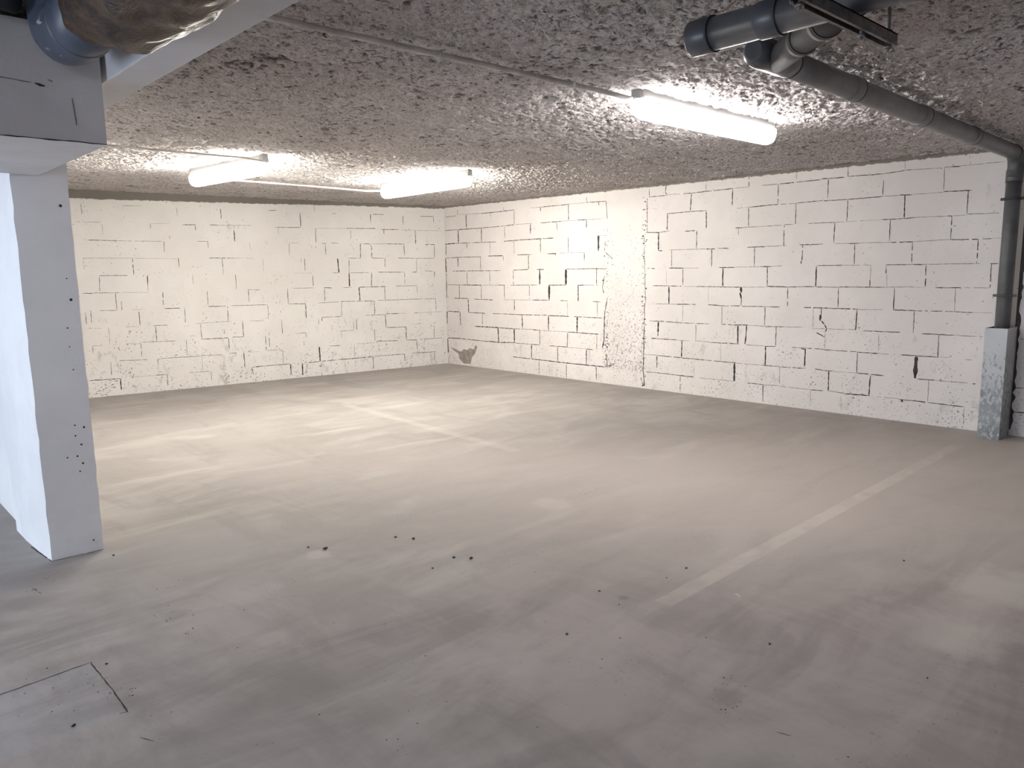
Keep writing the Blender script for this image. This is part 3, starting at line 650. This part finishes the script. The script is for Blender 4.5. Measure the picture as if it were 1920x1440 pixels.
# ---------------------------------------------------------------- ceiling lights
def make_light(a, b, lit, label):
    a = Vector((a[0], a[1], 0)); b = Vector((b[0], b[1], 0))
    L = (b - a).length; d = (b - a) / L; s = Vector((-d.y, d.x, 0)); mid = (a + b) / 2
    ztop = ceil_z(mid.x, mid.y)
    ZL = 2.250
    root = thing('ceiling_light', (mid.x, mid.y, ztop - .005), label, 'light', 'sealed tube lights on the ceiling')
    def P(t, w, z): return mid + d * t + s * w + Vector((0, 0, z))
    # housing: shallow tray that tapers to the ends
    bm = bmesh.new()
    prof = [(-.038, ZL + .028), (-.038, ZL + .036), (-.026, ztop + .004), (.026, ztop + .004), (.038, ZL + .036), (.038, ZL + .028)]
    secs = []
    for t, k in ((-L / 2, .80), (-L / 2 + .03, 1.), (L / 2 - .03, 1.), (L / 2, .80)):
        secs.append([bm.verts.new(P(t, w * k, z)) for w, z in prof])
    for i in range(3):
        for j in range(len(prof)):
            j2 = (j + 1) % len(prof)
            bm.faces.new((secs[i][j], secs[i][j2], secs[i + 1][j2], secs[i + 1][j]))
    bm.faces.new(secs[0]); bm.faces.new(list(reversed(secs[-1])))
    bmesh.ops.recalc_face_normals(bm, faces=bm.faces[:])
    finish('housing', bm, M['housing'], root)
    # diffuser: rounded trough
    bm = bmesh.new()
    N = 14
    secs = []
    for t, k, dz in ((-L / 2, .55, .35), (-L / 2 + .012, .75, .62), (-L / 2 + .035, .93, .88), (-L / 2 + .07, 1., 1.), (L / 2 - .07, 1., 1.), (L / 2 - .035, .93, .88), (L / 2 - .012, .75, .62), (L / 2, .55, .35)):
        sec = []
        for i in range(N + 1):
            an = -.11 * math.pi + 1.22 * math.pi * i / N
            w = -.049 * k * math.copysign(abs(math.cos(an)) ** .7, math.cos(an))
            sn = math.sin(an); z = ZL + .016 - (.082 * dz * abs(sn) ** .75 if sn > 0 else -.034 * abs(sn) ** .8)
            sec.append(bm.verts.new(P(t, w, z)))
        secs.append(sec)
    for i in range(len(secs) - 1):
        for j in range(N):
            bm.faces.new((secs[i][j], secs[i][j + 1], secs[i + 1][j + 1], secs[i + 1][j])).smooth = True
    bm.faces.new(secs[0]); bm.faces.new(list(reversed(secs[-1])))
    for i in range(len(secs) - 1): bm.faces.new((secs[i][0], secs[i + 1][0], secs[i + 1][N], secs[i][N]))
    bmesh.ops.recalc_face_normals(bm, faces=bm.faces[:])
    finish('diffuser', bm, lit, root)
    for sd in (-1, 1):
        for k in range(5):
            t = -L / 2 + L * (k + .5) / 5
            bm = bmesh.new()
            vs = []
            for dt in (-.008, .008):
                for w, z in ((.0495, ZL + .012), (.0515, ZL + .012), (.0430, ZL + .040), (.0405, ZL + .040)):
                    vs.append(bm.verts.new(P(t + dt, sd * w, z)))
            for idx in ((0, 1, 2, 3), (4, 7, 6, 5), (0, 4, 5, 1), (1, 5, 6, 2), (2, 6, 7, 3), (3, 7, 4, 0)): bm.faces.new([vs[i] for i in idx])
            finish('clip', bm, M['housing'], root)
    for e in (-1, 1):
        bm = bmesh.new()
        sweep(bm, [P(e * (L / 2 - .02), 0, ZL + .030), P(e * (L / 2 + .022), 0, ZL + .030)], .010, 12)
        finish('cable_gland', bm, M['conduit'], root)
    return root

make_light((-3.825, -6.51), (-2.37, -6.505), M['lit_neutral'], 'nearest sealed tube light, joined to the long conduit from the white beam')
make_light((-4.42, -1.95), (-4.305, -3.20), M['lit_warm'], 'tube light in the back left, nearer to the pillar')
make_light((-2.385, -1.97), (-2.41, -3.48), M['lit_warm'], 'tube light in the back right, near the corner of the block walls')

# ---------------------------------------------------------------- conduits
def conduit(pts, r, label, saddles):
    P = []
    for a, b in zip(pts, pts[1:]):
        a, b = Vector(a), Vector(b)
        for i in range(8): P.append(a.lerp(b, i / 8))
    P.append(Vector(pts[-1]))
    o = tube_obj('ceiling_conduit', P, r, M['conduit'], None, 12)
    tag(o, label, 'conduit', 'surface conduits on the ceiling', 'thing')
    for f in saddles:
        i = min(len(P) - 2, int(f * (len(P) - 1))); c = P[i]; d = (P[i + 1] - P[i]).normalized()
        bm = bmesh.new(); sweep(bm, [c - d * .008, c + d * .008], r * 1.35, 12)
        finish('saddle', bm, M['conduit'], o)
    return o

conduit([(-6.10, -6.47, 2.285), (-4.95, -6.485, 2.287), (-4.08, -6.50, 2.285), (-3.852, -6.51, 2.276)], .012, 'long conduit crossing the ceiling from the white beam to the nearest light', (.3, .62))
conduit([(-4.345, -2.03, 2.285), (-4.2, -2.03, 2.266), (-3.3, -2.02, 2.262), (-2.60, -1.945, 2.262), (-2.384, -1.935, 2.276)], .009, 'conduit between the two lights at the back', ())
conduit([(-6.13, -3.14, 2.305), (-5.0, -3.14, 2.306), (-4.50, -3.26, 2.290), (-4.302, -3.238, 2.276)], .007, 'thin conduit from the pillar side to the back left light', ())

# ---------------------------------------------------------------- drain pipes on the right
def coupling(parent, a, b, r, mat, name='coupling'):
    a, b = Vector(a), Vector(b); d = (b - a).normalized()
    bm = bmesh.new()
    sweep(bm, [a, a + d * .004, b - d * .004, b], [r + .002, r + .0045, r + .0045, r + .002], 28)
    o = finish(name, bm, mat, parent)
    bm = bmesh.new(); sweep(bm, [b - d * .002, b + d * .005], r + .0055, 28)
    finish('seal_ring', bm, M['ring'], o)
    return o

R2 = .054
zA, zB = 2.246, 2.242
AX = -.105; YP = -7.335
pz = lambda x: zA + (zB - zA) * (x + 4.2) / 4.1
t = thing('drain_pipe', (AX, YP, .86), 'grey drain pipe with overhead branch, dropping down the right wall into the metal guard', 'pipe')
yh = lambda x: -7.45 + .105 * (x + 4.2) / 4.
BR = .10
run = [(x, yh(x), pz(x)) for x in (-4.16, -3.5, -3., -2.5, -2., -1.5, -1., -.6, AX - BR - .02)]
tube_obj('horizontal_run', run, R2, M['pvc'], t, 28)
el = [(AX - BR - .03, yh(-.25), zB)] + [tuple(p) for p in arc((AX - BR, -7.342, zB - BR), (0, 0, 1), (1, 0, 0), BR, 10)] + [(AX, YP, zB - BR - .08)]
bm = bmesh.new(); sweep(bm, el, R2 + .005, 28); finish('elbow', bm, M['pvc_grey'], t)
tube_obj('downpipe', [(AX, YP, zB - BR - .02), (AX, YP, 1.6), (AX, YP, 1.2), (AX, YP - .003, .40)], R2, M['pvc_grey'], t, 32)
coupling(t, (AX, YP, 2.12), (AX, YP, 2.03), R2, M['pvc_grey'])
for z in (1.90, 1.145):
    bm = bmesh.new(); sweep(bm, [(AX, YP, z - .010), (AX, YP, z + .010)], R2 + .009, 28)
    box(bm, (AX - .012, YP + R2 + .004, z - .010), (AX + .012, YP + R2 + .026, z + .010))
    box(bm, (AX - .012, YP - R2 - .026, z - .010), (AX + .012, YP - R2 - .004, z + .010))
    sweep(bm, [(AX + R2, YP, z), (-.0015, YP, z)], .006, 8)
    finish('pipe_clip', bm, M['ring'] if z > 1.5 else M['pvc_grey'], t)
for x in (-3.98, -3.28, -2.30, -1.30):
    coupling(t, (x - .09, yh(x - .09), pz(x - .09)), (x, yh(x), pz(x)), R2, M['pvc'])
# end fitting and the 45 degree branch
bm = bmesh.new()
sweep(bm, [(-4.285, yh(-4.2), zA), (-4.265, yh(-4.2), zA), (-4.24, yh(-4.2), zA), (-4.05, yh(-4.05), pz(-4.05))], [.035, .056, R2 + .007, R2 + .007], 28)
finish('end_fitting', bm, M['pvc_blue'], t)
B0 = Vector((-4.12, -7.46, 2.236)); B1 = Vector((-4.85, -8.12, 2.165)); dB = (B1 - B0).normalized()
bm = bmesh.new(); sweep(bm, [B0, B0.lerp(B1, .3), B0.lerp(B1, .6), B1], R2 * .97, 28)
br = finish('branch', bm, M['pvc_matt'], t)
for f in (.40, .66):
    a = B0.lerp(B1, f); bm = bmesh.new(); sweep(bm, [a - dB * .05, a], R2 + .001, 28); sweep(bm, [a, a + dB * .004], R2 + .0025, 28, True, 1)
    finish('collar', bm, [M['pvc_matt'], M['ring']], t)

R1 = .052
tube_obj('overhead_run', [(-4.86, -7.60, 2.156), (-4.86, -8.4, 2.157), (-4.86, -9.2, 2.158), (-4.86, -10.4, 2.159)], R1, M['pvc_blue'], t, 32)
coupling(t, (-4.86, -7.555, 2.156), (-4.86, -7.635, 2.156), R1, M['pvc_blue'], 'end_socket')
coupling(t, (-4.86, -7.80, 2.156), (-4.86, -7.87, 2.156), R1, M['pvc_blue'])
coupling(t, (-4.86, -8.22, 2.157), (-4.86, -8.30, 2.157), R1, M['pvc_blue'])
t = thing('drain_pipe', (-5.02, -7.7, 2.26), 'dark upper drain pipe tucked against the ceiling beside the slate pipe', 'pipe')
tube_obj('pipe_run', [(-5.02, -7.80, 2.262), (-5.02, -8.6, 2.262), (-5.02, -10.4, 2.262)], .050, M['pvc_dark'], t, 28)
coupling(t, (-5.02, -7.75, 2.262), (-5.02, -7.83, 2.262), .050, M['pvc_dark'], 'end_socket')
coupling(t, (-5.02, -7.98, 2.262), (-5.02, -8.05, 2.262), .050, M['pvc_dark'])

# hanging bracket
t = thing('pipe_bracket', (-4.8, -8.09, 2.1), 'steel channel rail hung on threaded rods under the drain pipes', 'bracket')
ZR = 2.1025
bm = bmesh.new()
x0, x1 = -5.195, -4.585
for lo, hi in (((x0, -8.110, ZR - .030), (x1, -8.106, ZR)), ((x0, -8.074, ZR - .030), (x1, -8.070, ZR)), ((x0, -8.110, ZR - .004), (x1, -8.070, ZR)),
               ((x0, -8.110, ZR - .034), (x1, -8.100, ZR - .030)), ((x0, -8.080, ZR - .034), (x1, -8.070, ZR - .030))):
    box(bm, lo, hi)
finish('rail', bm, M['steel'], t)
for x in (-4.607, -5.178):
    bm = bmesh.new(); sweep(bm, [(x, -8.09, ZR - .050), (x, -8.09, 2.36)], .0055, 10); finish('threaded_rod', bm, M['steel'], t)
    bm = bmesh.new(); sweep(bm, [(x, -8.09, ZR - .044), (x, -8.09, ZR - .034)], .012, 6); finish('nut', bm, M['steel'], t)
    bm = bmesh.new(); sweep(bm, [(x, -8.09, ZR), (x, -8.09, ZR + .010)], .012, 6); finish('nut', bm, M['steel'], t)
bm = bmesh.new(); sweep(bm, [(-4.80, -8.09, ZR - .052), (-4.80, -8.09, ZR)], .006, 8); sweep(bm, [(-4.80, -8.09, ZR - .046), (-4.80, -8.09, ZR - .036)], .011, 6); finish('bolt', bm, M['steel'], t)

# ---------------------------------------------------------------- metal guard at the foot of the downpipe
bm = bmesh.new()
GX0, GX1, GY0, GY1, GH, TK = -.272, -.001, -7.418, -7.262, .893, .004
outer = [(GX1, GY1), (GX0, GY1), (GX0, GY0), (GX1, GY0)]
inner = [(GX1, GY1 - TK), (GX0 + TK, GY1 - TK), (GX0 + TK, GY0 + TK), (GX1, GY0 + TK)]
NZ = 12
rings = [[[bm.verts.new((x, y, GH * k / NZ)) for x, y in prof] for k in range(NZ + 1)] for prof in (outer, inner)]
for s, rr in enumerate(rings):
    for a, b in zip(rr, rr[1:]):
        for i in range(3): bm.faces.new((a[i], a[i + 1], b[i + 1], b[i])).material_index = s
for i in range(3): bm.faces.new((rings[0][-1][i], rings[0][-1][i + 1], rings[1][-1][i + 1], rings[1][-1][i]))
for k in range(NZ):
    for i in (0, 3): bm.faces.new((rings[0][k][i], rings[0][k + 1][i], rings[1][k + 1][i], rings[1][k][i]))
bmesh.ops.recalc_face_normals(bm, faces=bm.faces[:])
o = finish('pipe_guard', bm, [M['guard'], M['hollow_shadow']]); tag(o, 'scuffed galvanised box guard round the foot of the downpipe', 'guard')

# ---------------------------------------------------------------- taped pipe at the top left
t = thing('insulated_pipe', (-6.40, -6.3, 2.17), 'pale blue pipe wrapped in crumpled brown tape beside the white beam', 'pipe')
WX, WZ = -6.40, 2.180
def wob_tape(i, a):
    return 1 + .035 * math.sin(3 * a + i * .55) + .025 * math.sin(7 * a - i * 1.1) + .02 * math.sin(i * 1.3 + a) + .018 * math.sin(11 * a + i * 2.3)
yt = [-6.50, -6.51, -6.53] + [-6.56 - .035 * k for k in range(72)]
pts, prof = [], []
for y in yt:
    k = min(1., max(0., (-6.50 - y) / .32)); k = k * k * (3 - 2 * k)
    pts.append((-6.40 + .018 * k, y, 2.182 - .030 * k)); prof.append((.086 if y == -6.50 else .104) * (1 - k) + .137 * k)
bm = bmesh.new(); sweep(bm, pts, prof, 56, True, 0, wob_tape)
finish('tape_wrap', bm, M['tape'], t, True)
bend = [(WX, -6.55, WZ), (WX, -6.30, WZ), (WX, -6.23, WZ + .001), (WX, -6.18, WZ + .008), (WX, -6.145, WZ + .025), (WX, -6.12, WZ + .055), (WX, -6.105, WZ + .10), (WX, -6.10, 2.42)]
bm = bmesh.new(); sweep(bm, bend, [.096, .096, .097, .098, .098, .097, .095, .095], 40); finish('elbow', bm, M['blue'], t)
bm = bmesh.new(); sweep(bm, [(WX, -6.345, WZ), (WX, -6.341, WZ), (WX, -6.327, WZ + .001), (WX, -6.323, WZ + .001)], [.096, .100, .100, .096], 36); finish('socket_rim', bm, M['blue'], t)

bm = bmesh.new()
sweep(bm, [(-7.6, -6.10, 2.300), (-7.0, -6.10, 2.296), (-6.70, -6.11, 2.288), (-6.56, -6.13, 2.275), (-6.525, -6.135, 2.266), (-6.515, -6.136, 2.264)], [.036, .036, .036, .037, .034, .02], 20)
o = finish('rubber_hose', bm, M['hose'], None); tag(o, 'black hose running along the grey beam into the blue pipe elbow', 'hose')

# ---------------------------------------------------------------- bits lying on the floor
def crumb_mesh(name, r, seed, mat):
    rr = random.Random(seed)
    bm = bmesh.new(); bmesh.ops.create_icosphere(bm, subdivisions=2, radius=r)
    for v in bm.verts:
        v.co *= rr.uniform(.75, 1.15); v.co.z = v.co.z * .55
    lo = min(v.co.z for v in bm.verts)
    for v in bm.verts: v.co.z -= lo
    me = bpy.data.meshes.new(name); bm.to_mesh(me); bm.free(); me.materials.append(mat); return me
CM = [crumb_mesh('dirt_crumb', .0068, s, M['crumb']) for s in range(3)]
for i, (x, y, s) in enumerate(((-5.32, -5.718, 1.5), (-5.371, -5.635, .9), (-4.966, -5.832, .95), (-4.913, -5.919, 1.2), (-4.927, -6.277, 1.), (-4.876, -6.348, 1.3), (-5.084, -6.311, .7),
                              (-4.235, -7.16, .8), (-4.393, -7.161, .5), (-4.721, -7.039, .7), (-4.764, -7.184, .5), (-5.114, -7.209, .8), (-4.63, -7.794, .7), (-3.429, -7.838, .7),
                              (-6.473, -6.187, .7), (-6.661, -6.531, .9), (-6.128, -5.031, .9), (-4.469, -8.288, .5))):
    o = bpy.data.objects.new('dirt_crumb', CM[i % 3]); COL.objects.link(o)
    o.location = (x, y, 0); o.scale = (s * 1.25, s * .9, s); o.rotation_euler = (0, 0, i * 1.3)
    tag(o, 'tiny dark crumb of dirt lying on the bare concrete floor', 'dirt', 'dark crumbs scattered on the floor')
bm = bmesh.new(); a, b = Vector((-4.322, -7.467, .002)), Vector((-4.340, -7.506, .002))
sweep(bm, [a, a.lerp(b, .3), a.lerp(b, .7), b], [.0008, .0022, .002, .0006], 6)
o = finish('wood_splinter', bm, M['sliver']); tag(o, 'pale splinter lying on the floor beside the near end of the worn line', 'splinter')

# ---------------------------------------------------------------- light
w = bpy.data.worlds.new('daylight'); SC.world = w; w.use_nodes = True
bg = w.node_tree.nodes['Background']; bg.inputs[0].default_value = (.72, .82, 1, 1); bg.inputs[1].default_value = WORLD
def area(name, loc, target, size, energy, col):
    l = bpy.data.lights.new(name, 'AREA'); l.shape = 'RECTANGLE'; l.size, l.size_y = size; l.energy = energy; l.color = col
    o = bpy.data.objects.new(name, l); COL.objects.link(o); o.location = loc
    o.rotation_euler = (Vector(target) - Vector(loc)).to_track_quat('-Z', 'Y').to_euler()
    return o
area('garage_opening_daylight', (-11.45, -4.9, 1.1), (-6.0, -5.0, .9), (5.0, 2.0), DAY, (.74, .85, 1.0))
area('lane_daylight', (-9.2, -10.6, 1.9), (-5.5, -5.5, .4), (2.2, .8), LANE, (.80, .86, 1.0))

# ---------------------------------------------------------------- camera
cam = bpy.data.cameras.new('camera'); co = bpy.data.objects.new('camera', cam); COL.objects.link(co)
cam.sensor_width = 36; cam.lens = 36 * 1417.66 / 1920; cam.clip_start = .05
rgt = Vector(CAM_R[0]); dwn = Vector(CAM_R[1]); fwd = Vector(CAM_R[2])
mw = Matrix(((rgt.x, -dwn.x, -fwd.x, CAM_P[0]), (rgt.y, -dwn.y, -fwd.y, CAM_P[1]), (rgt.z, -dwn.z, -fwd.z, CAM_P[2]), (0, 0, 0, 1)))
co.matrix_world = mw
SC.camera = co

SC.view_settings.view_transform = 'Standard'
SC.view_settings.look = 'None'
SC.view_settings.exposure = EXPO
SC.view_settings.gamma = 1.0
SC.cycles.max_bounces = 10
SC.cycles.diffuse_bounces = 6
SC.cycles.sample_clamp_indirect = 6
